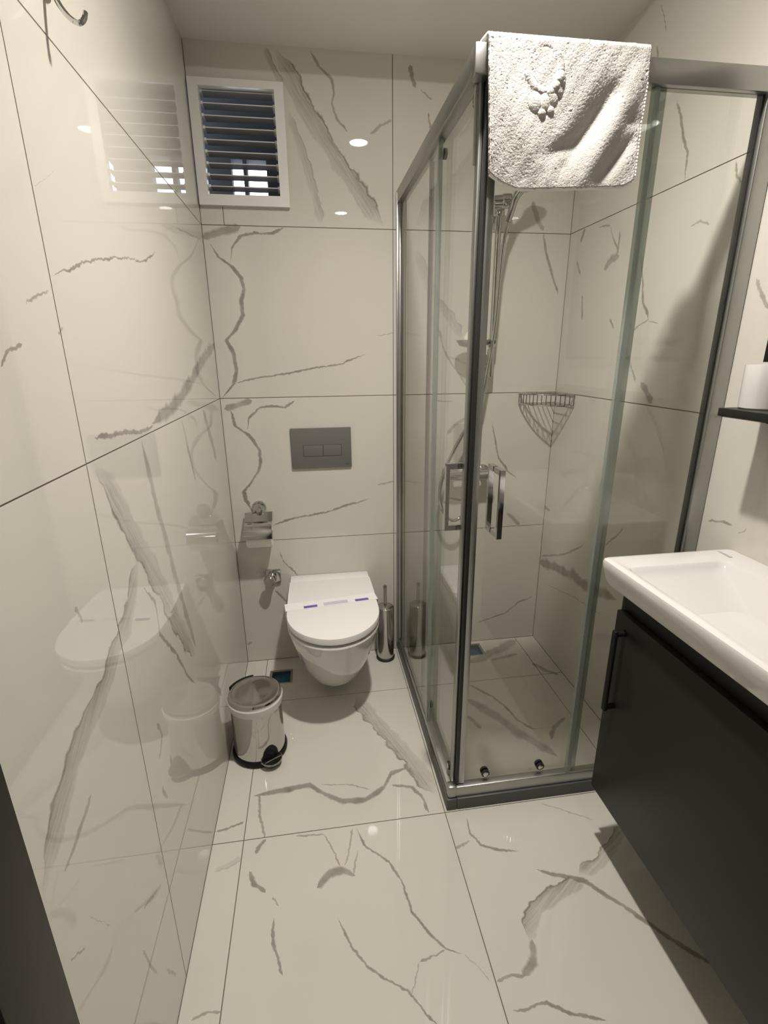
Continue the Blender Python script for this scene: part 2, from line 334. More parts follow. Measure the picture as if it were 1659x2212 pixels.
for sf, pl, wpx, st, soft in VE:
    ax, val = AX[sf]
    P3 = [pix(u, v, ax, val) for u, v in pl]
    tot = 0
    for i in range(len(pl)-1):
        du, dv = pl[i+1][0]-pl[i][0], pl[i+1][1]-pl[i][1]; l = math.hypot(du, dv)
        q = pix((pl[i][0]+pl[i+1][0])/2-dv/l*wpx/2, (pl[i][1]+pl[i+1][1])/2+du/l*wpx/2, ax, val)
        a, b = P3[i], P3[i+1]; dd = (b-a).normalized(); r = q-(a+b)/2; tot += (r-dd*r.dot(dd)).length
    for p in P3: p[ax] = val
    VEINS[sf].append((P3, min(0.035, tot/(len(pl)-1)), st, soft))

# ------------------------------------------------------------------ room shell: each wall is a grout bed that carries its tiles
GAP, TT, REC = 0.0014, 0.009, 0.0016     # half joint, tile thickness, joint depth
seed_ = [1.0]
def tile(parent, surf, plane, us, vs, keep, face, back):
    ax, val = AX[surf]; o = [i for i in range(3) if i != ax]
    lo = (min(us), min(vs)); hi = (max(us), max(vs)); mine = []
    for P3, hw, st, soft in VEINS[surf]:
        if any(lo[0]-0.01 < p[o[0]] < hi[0]+0.01 and lo[1]-0.01 < p[o[1]] < hi[1]+0.01 for p in P3): mine.append((P3, hw, st, soft))
    seed_[0] += 1.37
    m = tile_mat(surf+' porcelain', mine, seed_[0])
    bm = NB(); slab(bm, plane, us, vs, keep, face, back); return finish(bm, 'tile', m, parent, smooth=False)
def rect(x0, x1): return [x0+GAP, x1-GAP]
ALL = lambda u, v: True
def struct(name, bm, mat, label, cat): return tag(finish(bm, name, mat, None, smooth=False), label, cat, kind='structure')

Z1, Z2, Z3, XJ = 0.5904, 1.1904, 1.7904, 0.6848
WX0, WX1, WZ0, WZ1 = 0.030, 0.290, 1.872, 2.202       # hole for the little window
# back wall
bm = NB(); slab(bm, 'y', [-0.14, -0.02, 0.44, W+0.14], [-0.10, WZ0-0.01, WZ1+0.05, HC+0.10], lambda u, v: not (-0.02 < u < 0.44 and WZ0-0.01 < v < WZ1+0.05), REC, 0.14)
wb = struct('wall_back', bm, M['grout'], 'tiled back wall behind the toilet and the shower', 'wall')
for a, b in ((0, Z1), (Z1, Z2), (Z2, Z3)):
    for c, d in ((0, XJ), (XJ, W)): tile(wb, 'back', 'y', rect(c, d), rect(a, b), ALL, 0, REC+0.004)
XC = 0.0785
tile(wb, 'back', 'y', [GAP, XC-GAP], [Z3+GAP, WZ0], ALL, 0, REC+0.004)
tile(wb, 'back', 'y', [GAP, XC+GAP, WX0+0.26, XJ-GAP], [Z3+GAP, WZ0, WZ1, H], lambda u, v: (u > XC or v > WZ0) and not (u < WX0+0.26 and WZ0 < v < WZ1), 0, REC+0.004)
tile(wb, 'back', 'y', rect(XJ, W), [Z3+GAP, H], ALL, 0, REC+0.004)
# left wall
bm = NB(); slab(bm, 'x', [YF-0.14, 0.0016], [-0.10, HC+0.10], ALL, -REC, -0.14)
wl = struct('wall_left', bm, M['grout'], 'tiled left wall with large polished slabs', 'wall')
YJ = [0.0, -1.2302, -2.4302, YF]
HG = HC+GAP
for k in range(3):
    for a, b in ((0, Z2), (Z2, Z3), (Z3, HG)): tile(wl, 'left', 'x', [YJ[k+1]+GAP, YJ[k]-GAP], [a+GAP, b-GAP], ALL, 0, -REC-0.004)
# right wall
bm = NB(); slab(bm, 'x', [YF-0.14, 0.0016], [-0.10, HC+0.10], ALL, W+REC, W+0.14)
wr = struct('wall_right', bm, M['grout'], 'tiled right wall behind the vanity and the shower', 'wall')
for k in range(3):
    for a, b in ((0, Z2), (Z2, Z3), (Z3, HG)): tile(wr, 'right', 'x', [YJ[k+1]+GAP, YJ[k]-GAP], [a+GAP, b-GAP], ALL, W, W+REC+0.004)
# wall behind the camera
bm = NB(); slab(bm, 'y', [-0.14, W+0.14], [-0.10, HC+0.10], ALL, YF, YF-0.12)
struct('wall_front', bm, M['wallpaint'], 'plain pale wall opposite the toilet', 'wall')
# floor with the two drain pockets
DR = [(0.108, 0.208, -0.188, -0.088), (1.003, 1.103, -0.121, -0.021)]
def notdrain(u, v): return not any(a < u < b and c < v < d for a, b, c, d in DR)
bm = NB(); slab(bm, 'z', sorted([-0.1, W+0.1]+[x for d in DR for x in d[:2]]), sorted([YF-0.1, 0.1]+[y for d in DR for y in d[2:]]), notdrain, -REC, -0.12)
fl = struct('floor', bm, M['grout'], 'polished marble-look tiled floor', 'floor')
FX, FY = [0.0, 0.0892, 0.6932, 1.2932, W], [0.0, -0.3015, -0.9074, -1.5074, -2.1074, -2.7074, YF]
for i in range(4):
    for j in range(6):
        x0, x1, y0, y1 = FX[i]+GAP, FX[i+1]-GAP, FY[j+1]+GAP, FY[j]-GAP
        us, vs = [x0, x1], [y0, y1]
        for a, b, c, d in DR:
            if x0 < a < x1 and y0 < c < y1: us = [x0, a, b, x1]; vs = [y0, c, d, y1]
        tile(fl, 'floor', 'z', us, vs, notdrain, 0, -REC-0.004)
# ceiling
bm = NB(); loft(bm, [[(x, 0.1, H), (x, YS, H), (x, YS, HC), (x, YF-0.1, HC), (x, YF-0.1, HC+0.12), (x, 0.1, HC+0.12)] for x in (-0.1, W+0.1)])
struct('ceiling', bm, M['ceiling'], 'smooth off-white ceiling, lowered along the back wall', 'ceiling')
# dark door and casing on the left wall, beside the camera
dr = NB(); box(dr, 0.0, 0.030, -1.690, -1.603, 0.0, 2.10, 0.002); box(dr, 0.0, 0.030, -2.56, -2.48, 0.0, 2.10, 0.002); box(dr, 0.0, 0.030, -2.48, -1.690, 2.02, 2.10, 0.002)
do = tag(finish(dr, 'door_1', M['door']), 'dark lacquered door with its casing on the left wall', 'door', kind='structure')
part('door_leaf', M['door'], do, box, 0.0005, 0.020, -2.478, -1.692, 0.004, 2.018, 0.001)
def dh(bm):
    rod(bm, (0.020, -1.75, 1.02), (0.065, -1.75, 1.02), 0.009); rod(bm, (0.062, -1.745, 1.02), (0.062, -1.87, 1.02), 0.009)
part('door_handle', M['chrome'], do, dh)

# ------------------------------------------------------------------ window with glass louvres, and the shaft outside it
wi = NB()
fx0, fx1, fz0, fz1 = 0.004, 0.3125, 1.849, 2.214; gx0, gx1, gz0, gz1 = 0.037, 0.281, 1.882, 2.192
slab(wi, 'y', [fx0, gx0, gx1, fx1], [fz0, gz0, gz1, fz1], lambda u, v: not (gx0 < u < gx1 and gz0 < v < gz1), -0.016, 0.0)
slab(wi, 'y', [WX0+0.001, gx0, gx1, WX1-0.001], [WZ0+0.001, gz0, gz1, WZ1-0.001], lambda u, v: not (gx0 < u < gx1 and gz0 < v < gz1), 0.0, 0.014)
win = tag(finish(wi, 'window_1', M['pvc'], None, smooth=False), 'small white plastic window with tilted glass louvres', 'window', kind='structure')
NL = 9; pitch = (gz1-gz0)/NL; ang = math.radians(-8)
for k in range(NL):
    zc = gz1-pitch*(k+0.18); hl = 0.0165
    dy, dz = math.cos(ang)*hl, math.sin(ang)*hl
    bm = NB(); c = Vector((0, 0.026, zc))
    e = Vector((0, dy, dz)); nn = Vector((0, -math.sin(ang), math.cos(ang)))*0.002
    loft(bm, [[(x, *(c+s*e+t*nn).yz) for s, t in ((-1, -1), (1, -1), (1, 1), (-1, 1))] for x in (gx0+0.006, gx1-0.006)])
    sl = finish(bm, 'louvre_pane', M['louvre'], win, smooth=False)
    bm = NB(); q = c-e
    box(bm, gx0+0.006, gx1-0.006, q.y-0.002, q.y+0.001, q.z-0.0012, q.z+0.0012); finish(bm, 'edge', M['pvc'], sl, smooth=False)
    for xx in ((gx0+0.0005, gx0+0.0075), (gx1-0.0075, gx1-0.0005)):
        bm = NB(); loft(bm, [[(x, *(c+s*e+t*nn).yz) for s, t in ((-1.15, -2.2), (0.9, -2.2), (0.9, 2.2), (-1.15, 2.2))] for x in xx]); finish(bm, 'clip', M['pvc'], sl, smooth=False)
sh = NB()      # light shaft: outer lattice wall at 0.32 m with small openings to the sky
OP = [(0.083, 0.130, 1.968, 2.094), (0.145, 0.222, 1.968, 2.094), (0.362, 0.392, 1.968, 2.094)]
def noop(u, v): return not any(a < u < b and c < v < d for a, b, c, d in OP)
slab(sh, 'y', sorted([-0.45, 0.9]+[x for q in OP for x in q[:2]]), [1.3, 1.968, 2.094, 2.8], noop, 0.32, 0.38)
tag(finish(sh, 'shaft_wall', M['shaft'], None, smooth=False), 'dark outer wall of the light shaft with small openings', 'wall', kind='structure')
sb = NB()
for q in ((-0.47, -0.45, 0.14, 0.38, 1.3, 2.8), (0.9, 0.92, 0.14, 0.38, 1.3, 2.8), (-0.47, 0.92, 0.14, 0.38, 1.28, 1.3), (-0.47, 0.92, 0.14, 0.38, 2.8, 2.82)): box(sb, *q)
tag(finish(sb, 'shaft_sides', M['shaft'], None, smooth=False), 'dark side walls of the light shaft outside', 'wall', kind='structure')

# ------------------------------------------------------------------ ceiling lamps
for k, (lx, ly) in enumerate(LAMPS):
    t = thing('ceiling_downlight', ['round white ceiling downlight above the toilet area', 'round white ceiling downlight near the vanity and entrance'][k], 'lamp', (lx, ly, HC), 'ceiling downlights')
    part('trim_ring', M['plastic'], t, lathe, (lx, ly, HC), (0, 0, -1), [(0.046, -0.002), (0.062, 0.0), (0.062, 0.003), (0.058, 0.006), (0.047, 0.006), (0.0455, 0.002)], 40, False, False)
    part('diffuser', M['lamp%d' % k], t, lathe, (lx, ly, HC), (0, 0, -1), [(0.0455, 0.002), (0.0455, 0.0035)], 40)
    sp = bpy.data.lights.new('downlight_beam', 'SPOT'); sp.energy = SPOT_POWER[k]; sp.color = LAMP_COLOR[:3]
    sp.spot_size = math.radians(141); sp.spot_blend = 1.0; sp.shadow_soft_size = 0.03
    so_ = bpy.data.objects.new('downlight_beam', sp); COL.objects.link(so_); so_.parent = t; so_.location = (0, 0, -0.012)

# ------------------------------------------------------------------ shower enclosure
SX, SY, TOP = 0.700, -0.903, 1.917
se = thing('shower_enclosure', 'corner shower cabin with aluminium frame and sliding clear glass doors', 'shower', (SX, SY, 0))
bm = NB(); box(bm, SX, SX+0.032, SY, -0.001, 0.0, 0.042, 0.003); finish(bm, 'curb', M['darkalu'], se)
bm = NB(); box(bm, SX+0.032, W-0.001, SY, SY+0.032, 0.0, 0.042, 0.003); finish(bm, 'curb', M['darkalu'], se)
def track_y(bm, z0, z1, x0=SX+0.006, x1=SX+0.030): box(bm, x0, x1, SY+0.03, -0.001, z0, z1, 0.003)
def track_x(bm, z0, z1): box(bm, SX+0.030, W-0.001, SY+0.006, SY+0.030, z0, z1, 0.003)
part('bottom_track', M['alu'], se, track_y, 0.042, 0.074); part('bottom_track', M['alu'], se, track_x, 0.042, 0.082)
part('top_rail', M['alu'], se, track_y, 1.872, TOP, SX-0.002, SX+0.030)
part('top_rail', M['alu'], se, lambda bm: box(bm, SX+0.030, W-0.001, SY-0.002, SY+0.030, 1.872, TOP, 0.003))
bm = NB(); box(bm, SX-0.003, SX+0.030, SY-0.003, SY+0.030, 1.866, TOP+0.002, 0.004); finish(bm, 'corner_cap', M['alu'], se)
bm = NB(); box(bm, SX+0.004, SX+0.032, SY+0.004, SY+0.032, 0.042, 0.086, 0.006); finish(bm, 'corner_cap', M['alu'], se)
part('wall_post', M['alu'], se, lambda bm: (box(bm, SX+0.002, SX+0.032, -0.030, -0.001, 0.042, TOP, 0.003), box(bm, SX-0.004, SX+0.004, -0.016, -0.001, 0.042, TOP-0.01, 0.001)))
part('wall_post', M['alu'], se, lambda bm: box(bm, W-0.042, W-0.001, SY+0.001, SY+0.034, 0.042, TOP, 0.003))
part('post_seal', M['rubber'], se, box, SX+0.012, SX+0.022, -0.037, -0.030, 0.075, 1.872)
part('post_seal', M['rubber'], se, box, W-0.047, W-0.042, SY+0.012, SY+0.026, 0.083, 1.872)
# fixed panes
part('fixed_pane', M['glass'], se, box, SX+0.009, SX+0.014, -0.585, -0.032, 0.075, 1.872, smooth=False)
part('fixed_pane', M['glass'], se, box, 1.095, W-0.044, SY+0.009, SY+0.014, 0.083, 1.872, smooth=False)
part('pane_seal', M['seal'], se, box, SX+0.006, SX+0.018, -0.592, -0.578, 0.075, 1.872)
part('pane_seal', M['seal'], se, box, 1.086, 1.100, SY+0.006, SY+0.018, 0.083, 1.872)
# sliding doors
DYR = -0.432
d1 = part('sliding_door', M['glass'], se, box, SX+0.025, SX+0.030, -0.862, DYR, 0.080, 1.880, smooth=False)
d2 = part('sliding_door', M['glass'], se, box, 0.742, 1.118, SY+0.025, SY+0.030, 0.088, 1.880, smooth=False)
part('edge_seal', M['rubber'], d1, box, SX+0.022, SX+0.034, DYR-0.002, DYR+0.008, 0.080, 1.872)
part('edge_seal', M['seal'], d2, box, 1.106, 1.122, SY+0.018, SY+0.036, 0.088, 1.872)
part('edge_profile', M['alu'], d2, box, 0.7385, 0.757, SY+0.016, SY+0.040, 0.084, 1.872, 0.003)
part('magnetic_seal', M['rubber'], d2, box, 0.7290, 0.7385, SY+0.014, SY+0.038, 0.084, 1.872, 0.002)
part('edge_profile', M['alu'], d1, box, SX+0.020, SX+0.0285, -0.876, -0.855, 0.084, 1.872, 0.002)
def roller(parent, p, n):
    p, n = Vector(p), Vector(n)
    r = part('roller', M['rubber'], parent, lathe, p, n, [(0.0115, 0), (0.0130, 0.001), (0.0130, 0.005), (0.0115, 0.006)], 24)
    part('roller_cap', M['chrome'], r, lathe, p+n*0.0058, n, [(0.0085, 0), (0.0085, 0.0012), (0.0065, 0.0024), (0.001, 0.0028)], 20)
    part('roller_wheel', M['rubber'], r, lathe, p-n*0.0058, -n, [(0.013, 0), (0.013, 0.007)], 24)
for y in (-0.545, -0.835): roller(d1, (SX+0.0248, y, 0.108), (-1, 0, 0)); roller(d1, (SX+0.0248, y-0.005, 1.852), (-1, 0, 0))
for x in (0.826, 1.006): roller(d2, (x, SY+0.0248, 0.106), (0, -1, 0)); roller(d2, (x, SY+0.0248, 1.852), (0, -1, 0))
def dloop(bm, a, out, z0, z1, w=0.013):           # flat-bar square loop standing off the pane
    a, out = Vector(a), Vector(out); side = Vector((0, 0, 1)).cross(out.normalized())*w/2; o_ = a+out
    tk = out.normalized()*0.010
    P = [(a, z0), (o_, z0), (o_, z1), (a, z1)]; Q = [(a, z0+0.014), (o_-tk, z0+0.014), (o_-tk, z1-0.014), (a, z1-0.014)]
    rings = []
    for (p, z), (q, zz) in zip(P, Q):
        A, B = Vector((p.x, p.y, z)), Vector((q.x, q.y, zz)); rings.append([A-side, A+side, B+side, B-side])
    loft(bm, rings)
part('door_handle', M['chrome'], d1, dloop, (SX+0.0248, -0.838, 0), (-0.043, 0, 0), 0.902, 1.082)
part('door_handle', M['chrome'], d1, dloop, (SX+0.0302, -0.838, 0), (0.032, 0, 0), 0.902, 1.082)
part('door_handle', M['chrome'], d2, dloop, (0.802, SY+0.0248, 0), (0, -0.046, 0), 0.900, 1.078)
part('door_handle', M['chrome'], d2, dloop, (0.802, SY+0.0302, 0), (0, 0.036, 0), 0.900, 1.078)

# ------------------------------------------------------------------ bath mat towel over the front rail
def towel():
    nx, ns = 190, 300
    zt = TOP+0.004; yf, yb = SY-0.012, SY+0.046
    bm = NB(); grid = []
    def ew(cx, cy, rx, rz, x, z, rot=0):
        c, s = math.cos(rot), math.sin(rot); dx, dz = x-cx, z-cy; u, v = (dx*c+dz*s)/rx, (-dx*s+dz*c)/rz
        return math.sqrt(u*u+v*v)
    for i in range(nx+1):
        a = i/nx; row = []
        for j in range(ns+1):
            s = j/ns
            drop = 0.248-0.022*max(0, 1-a/0.22)**1.5-0.012*max(0, (a-0.9)/0.1)**2+0.006*math.sin(a*5)
            lf, lt, lb = drop, 0.062, 0.19
            d = s*(lf+lt+lb)
            x = 0.716+a*(0.334)
            if d < lf:                      # hanging front
                z = zt-lf+d; h = 1-(z-(zt-lf))/lf      # h = 1 at the hem
                k = min(1, h*2)
                x += (-0.012*h*a) + 0.010*h*(1-a)
                y = yf
                def ridge(x0, z0, x1, z1, w, amp):
                    dx, dz = x1-x0, z1-z0; L2 = dx*dx+dz*dz; t = ((x-x0)*dx+(z-z0)*dz)/L2; t = max(0, min(1, t))
                    return amp*math.exp(-(math.hypot(x-x0-t*dx, z-z0-t*dz)/w)**2)*(0.35+0.65*math.sin(PI*min(1, max(0, 0.15+0.8*t))))
                y -= 0.004+0.013*h
                y += ridge(0.975, 1.84, 0.885, 1.715, 0.024, 0.012)+ridge(1.025, 1.76, 0.965, 1.69, 0.014, 0.007)+ridge(0.90, 1.755, 0.84, 1.725, 0.015, 0.005)+ridge(1.05, 1.79, 1.01, 1.80, 0.016, 0.004)
                y -= ridge(1.03, 1.87, 0.93, 1.69, 0.02, 0.006)+ridge(0.79, 1.80, 0.82, 1.69, 0.04, 0.006)
                y += 0.0004*math.sin(x*90+z*55)*k+0.00025*math.sin(x*170-z*120)+0.006*h*h*math.sin(a*9+0.7)+random.uniform(-0.00042, 0.00042)
                e = ew(0.829, 1.876, 0.034, 0.042, x, z, 0.10)
                if z < 1.90 and (x > 0.82 or z < 1.865): y -= 0.0032*math.exp(-((e-1)/0.11)**2)
                if e < 0.85: y += 0.0007
                toe = 0.0
                for (u0, v0, rx, rz, ro) in ((1152.5, 224.5, .0122, .0165, .05), (1173.5, 225.5, .0098, .0150, 0), (1189.5, 213.5, .0105, .0135, .35), (1202, 196, .0092, .0130, .35), (1209.5, 175, .0072, .0130, .15), (1166, 249, .006, .005, 0), (1185, 243, .005, .005, 0)):
                    q = pix(u0, v0, 1, yf-0.012); e2 = ew(q.x, q.z, rx, rz, x, z, ro)
                    if e2 < 1.0: toe = max(toe, 0.0042*math.sqrt(1-e2*e2))
                y -= toe
            elif d < lf+lt:
                t = (d-lf)/lt; y = yf+(yb-yf)*(0.5-0.5*math.cos(PI*t)); z = zt+0.006*math.sin(PI*t)
                x += 0.002*math.sin(t*6+a*8)
            else:
                t = d-lf-lt; z = zt-t; y = yb+0.004*math.sin(a*12+t*20)*min(1, t*12)
            row.append(bm.verts.new((x, y, z)))
        grid.append(row)
    for i in range(nx):
        for j in range(ns): bm.faces.new((grid[i][j], grid[i+1][j], grid[i+1][j+1], grid[i][j+1]))
    return bm, [v[0].co.copy() for v in grid], [v.co.copy() for v in grid[-1]], ns
bm, hemline, edgeline, ns_ = towel()
tw = thing('bath_mat', 'white terry bath mat with raised footprint emblem hung over shower rail', 'bath mat', (0.88, SY, TOP))
to = finish(bm, 'terry_cloth', M['towel'], tw, angle=180)
so = to.modifiers.new('thickness', 'SOLIDIFY'); so.thickness = 0.007; so.offset = 1.0
part('hem', M['hem'], tw, tube, [p+Vector((0, -0.002, 0)) for p in hemline[2:-2:3]], 0.0042, 8)
def stitches(bm):
    e = [p for p in edgeline if p.y < SY]
    for k in range(4, len(e)-50, 4):
        a, b = e[k], e[k+2]; tube(bm, [a+Vector((0.001, -0.0065, 0)), b+Vector((0.001, -0.0065, 0))], 0.0019, 6)
tag(part('edge_stitching', M['hem'], tw, stitches), kind='stuff')

# ------------------------------------------------------------------ shower set on the back wall
RX, RY = 1.074, -0.050
rs = thing('shower_rail', 'chrome riser rail with sliding bracket on the shower back wall', 'shower rail', (RX, 0, 1.25))
part('rail_tube', M['chrome'], rs, rod, (RX, RY, 1.26), (RX, RY, 1.875), 0.0115, 20)
for z in (1.285, 1.845): part('wall_bracket', M['chrome'], rs, lambda bm, z=z: (lathe(bm, (RX, 0, z), (0, -1, 0), [(0.024, 0), (0.024, 0.008), (0.013, 0.014), (0.012, 0.05)], 24)))
part('slider', M['chrome'], rs, lambda bm: (lathe(bm, (1.036, -0.088, 1.868), (1, -0.12, 0.05), [(0.017, 0), (0.021, 0.004), (0.021, 0.030), (0.024, 0.034), (0.024, 0.062), (0.018, 0.068)], 24), lathe(bm, (RX, RY, 1.832), (0, 0, 1), [(0.016, 0), (0.021, 0.004), (0.021, 0.044), (0.016, 0.05)], 24), lathe(bm, (RX, RY-0.012, 1.858), (0.25, -1, 0.25), [(0.014, 0), (0.017, 0.03), (0.019, 0.052)], 20)))
part('clamp_knob', M['black'], rs, lathe, (RX-0.006, RY-0.011, 1.392), (0, -1, 0), [(0.008, 0), (0.010, 0.004), (0.010, 0.018), (0.007, 0.02)], 16)
hs = thing('hand_shower', 'chrome hand shower hanging at the top of riser rail', 'hand shower', (RX+0.03, -0.13, 1.87))
def hsbody(bm):
    a = Vector((RX+0.012, RY-0.062, 1.800)); b = Vector((RX+0.030, RY-0.074, 1.872)); c = Vector((RX+0.055, RY-0.10, 1.915))
    tube(bm, catmull([a, a.lerp(b, .5), b, b.lerp(c, .6), c], 5), lambda t: 0.0105+0.006*t, 16)
    lathe(bm, c+Vector((0.012, 0.004, 0.024)), (0.42, -0.45, -0.62), [(0.012, -0.012), (0.030, -0.004), (0.046, 0.012), (0.048, 0.022), (0.045, 0.026)], 32)
part('handle', M['chrome'], hs, hsbody)
c = Vector((RX+0.067, RY-0.096, 1.939)); dirv = Vector((0.42, -0.45, -0.62)).normalized()
part('spray_face', M['flush'], hs, lathe, c+dirv*0.0262, dirv, [(0.042, 0), (0.040, 0.002), (0.0, 0.0025)], 32)
hose = thing('shower_hose', 'flexible chrome shower hose looping down the back wall', 'shower hose', (0.95, -0.09, 0.63))
hp = catmull([(RX+0.012, RY-0.062, 1.800), (1.073, -0.108, 1.70), (1.071, -0.100, 1.60), (1.067, -0.092, 1.45), (1.047, -0.092, 1.29), (1.020, -0.092, 1.14), (0.958, -0.092, 1.04), (0.896, -0.092, 0.917), (0.866, -0.092, 0.80), (0.884, -0.092, 0.71), (0.93, -0.090, 0.665), (0.985, -0.080, 0.70), (1.003, -0.070, 0.775), (1.004, -0.066, 0.8115)], 14)
part('hose_tube', M['chrome'], hose, tube, hp, 0.0072, 12)
mx_ = thing('shower_mixer', 'chrome single-lever mixer tap on the shower back wall', 'tap', (1.003, 0, 0.85))
part('mixer_body', M['chrome'], mx_, lambda bm: lathe(bm, (0.905, -0.066, 0.855), (1, 0, 0), [(0.017, 0), (0.021, 0.004), (0.021, 0.066), (0.026, 0.08), (0.026, 0.126), (0.021, 0.14), (0.021, 0.196), (0.017, 0.20)], 28))
for x in (0.928, 1.078): part('wall_rosette', M['chrome'], mx_, lathe, (x, 0, 0.855), (0, -1, 0), [(0.033, 0), (0.033, 0.006), (0.020, 0.016), (0.014, 0.022), (0.014, 0.055)], 28)
part('lever', M['chrome'], mx_, lambda bm: (lathe(bm, (1.003, -0.070, 0.872), (0, -0.35, 1), [(0.022, 0), (0.022, 0.022), (0.018, 0.03)], 24), tube(bm, [(1.003, -0.082, 0.899), (1.003, -0.12, 0.912), (1.003, -0.165, 0.918)], lambda t: 0.009-0.003*t, 12)))
part('hose_outlet', M['chrome'], mx_, rod, (1.004, -0.066, 0.842), (1.004, -0.066, 0.812), 0.011, 18)
sd = thing('soap_dish', 'translucent grey soap dish clipped to the shower rail', 'soap dish', (0.985, -0.075, 1.38))
def dish(bm):
    def ring(rx, ry, z): return [(0.982+rx*math.cos(2*PI*i/32), -0.088+ry*math.sin(2*PI*i/32), z) for i in range(32)]
    loft(bm, [ring(.030, .020, 1.372), ring(.052, .036, 1.378), ring(.066, .046, 1.398), ring(.064, .044, 1.399), ring(.050, .034, 1.383), ring(.028, .018, 1.377)])
part('dish', M['acrylic'], sd, dish)
part('clip', M['chrome'], sd, lambda bm: (lathe(bm, (RX, RY, 1.372), (0, 0, 1), [(0.0119, 0), (0.017, 0), (0.017, 0.032), (0.0119, 0.032), (0.0119, 0)], 24, False, False), box(bm, 1.040, RX-0.0125, RY-0.018, RY+0.002, 1.380, 1.394, 0.002)))
def soap(bm):
    def ring(rx, ry, z, dx=0.0): return [(0.972+dx+rx*math.cos(2*PI*i/28), -0.088+ry*math.sin(2*PI*i/28), z) for i in range(28)]
    loft(bm, [ring(.020, .014, 1.3845), ring(.027, .020, 1.390), ring(.027, .020, 1.408), ring(.019, .013, 1.428, .006), ring(.008, .006, 1.444, .010)])
tag(part('soap_bar', M['soap'], None, soap), 'worn white soap standing in the grey soap dish', 'soap')

# corner basket
RB = 0.165; bz0, bz1 = 1.146, 1.189
cb = thing('corner_basket', 'chrome wire corner basket in the shower', 'basket', (W, 0, bz0))
def arc(r, z, n=28, off=0.004): return [(W-off-(r-off)*math.sin(PI/2*i/n), -off-(r-off)*math.cos(PI/2*i/n), z) for i in range(n+1)]
for z, r in ((bz1, 0.0036), (bz0, 0.003)):
    def ringf(bm, z=z, r=r):
        a = arc(RB, z); tube(bm, a, r, 10); tube(bm, [a[0], (W-0.004, -0.004, z)], r, 8); tube(bm, [a[-1], (W-0.004, -0.004, z)], r, 8)
    part('rim_wire', M['chrome'], cb, ringf)
up_ = arc(RB, bz1, 14); dn_ = arc(RB, bz0, 14)
for a, b in zip(up_, dn_): part('upright_wire', M['chrome'], cb, tube, [a, b], 0.0018, 6)
for k in range(1, 8):
    r = RB*k/8; q = RB*math.sqrt(max(0, 1-(k/8)**2))
    part('base_wire', M['chrome'], cb, tube, [(W-0.004-r*0.98, -0.004, bz0), (W-0.004-r*0.98, -q*0.985, bz0)], 0.0018, 6)

# ------------------------------------------------------------------ toilet
TX = 0.3925
tl = thing('toilet', 'white wall-hung toilet with closed soft-close lid', 'toilet', (TX, 0, 0.065))
def dring(w, L, z, back=-0.002, st=0.62, n=24, sq=1.0):
    """D outline: straight sides to st of the length, then a half ellipse"""
    ys = -L*st; pts = [(TX+w*0.985, back, z), (TX+w, back-0.35*(L*st), z), (TX+w, ys, z)]
    for i in range(1, n): a = PI*i/n; pts.append((TX+w*math.copysign(abs(math.cos(a))**sq, math.cos(a)), ys-(L*(1-st))*math.sin(a)**sq, z))
    pts += [(TX-w, ys, z), (TX-w, back-0.35*(L*st), z), (TX-w*0.985, back, z)]
    return pts
part('bowl', M['ceramic'], tl, loft, [dring(.055, .27, .064), dring(.083, .325, .070), dring(.097, .36, .086), dring(.112, .405, .125), dring(.128, .445, .175), dring(.144, .482, .230), dring(.157, .510, .285), dring(.168, .538, .335), dring(.1745, .552, .370), dring(.1755, .5545, .379), dring(.1735, .552, .3845)])
part('seat', M['plastic'], tl, loft, [dring(.162, .526, .3847, -.08), dring(.165, .530, .387, -.08), dring(.165, .530, .3945, -.08), dring(.163, .528, .3955, -.08)])
part('lid', M['plastic'], tl, loft, [dring(.172, .551, .3958, -.078, .63), dring(.1750, .554, .399, -.076, .63), dring(.1760, .5555, .418, -.076, .63), dring(.174, .5545, .4225, -.078, .63), dring(.166, .546, .4235, -.083, .63)])
part('hinge_cover', M['plastic'], tl, lambda bm: box(bm, TX-.171, TX+.171, -.073, -.002, .385, .419, .005))
part('hinge_gap', M['flushgap'], tl, box, TX-.168, TX+.168, -.0765, -.0725, .39, .412)
# paper band around the lid
pb = thing('paper_band', 'white sanitary paper band with purple print across the toilet lid', 'paper band', (TX, -.31, .424))
A0, A1 = Vector((TX-.1785, -.335, 0)), Vector((TX+.180, -.290, 0)); dxb = (A1-A0).normalized(); nb = Vector((-dxb.y, dxb.x, 0))
def strip(bm, a, b, w0, w1, z):
    vs = [A0+dxb*a+nb*w0, A0+dxb*b+nb*w0, A0+dxb*b+nb*w1, A0+dxb*a+nb*w1]
    lo = [bm.verts.new((v.x, v.y, z)) for v in vs]; hi = [bm.verts.new((v.x, v.y, z+0.0006)) for v in vs]
    bm.faces.new(lo[::-1]); bm.faces.new(hi)
    for i in range(4): bm.faces.new((lo[i], lo[(i+1) % 4], hi[(i+1) % 4], hi[i]))
Lb = (A1-A0).length
def band(bm):
    strip(bm, 0, Lb, 0, .058, .4238)
    for q in (0, Lb):
        a = A0+dxb*q; b = a+nb*.058; s = -1 if q == 0 else 1
        loft(bm, [[(p.x+s*t, p.y, z) for t in (-.0003, .0003) for p in ((a, b) if t < 0 else (b, a))] for z in (.4244, .399)])
part('band', M['paper'], pb, band, smooth=False)
def lines(bm):
    for k in range(4): strip(bm, .148, .242, .006+.0062*k, .0085+.0062*k, .4246)
part('printed_text', M['lilac'], pb, lines, smooth=False)
for a, b in ((.070, .122), (.272, .325)): part('printed_mark', M['purple'], pb, strip, a, b, .004, .021, .4246, smooth=False)

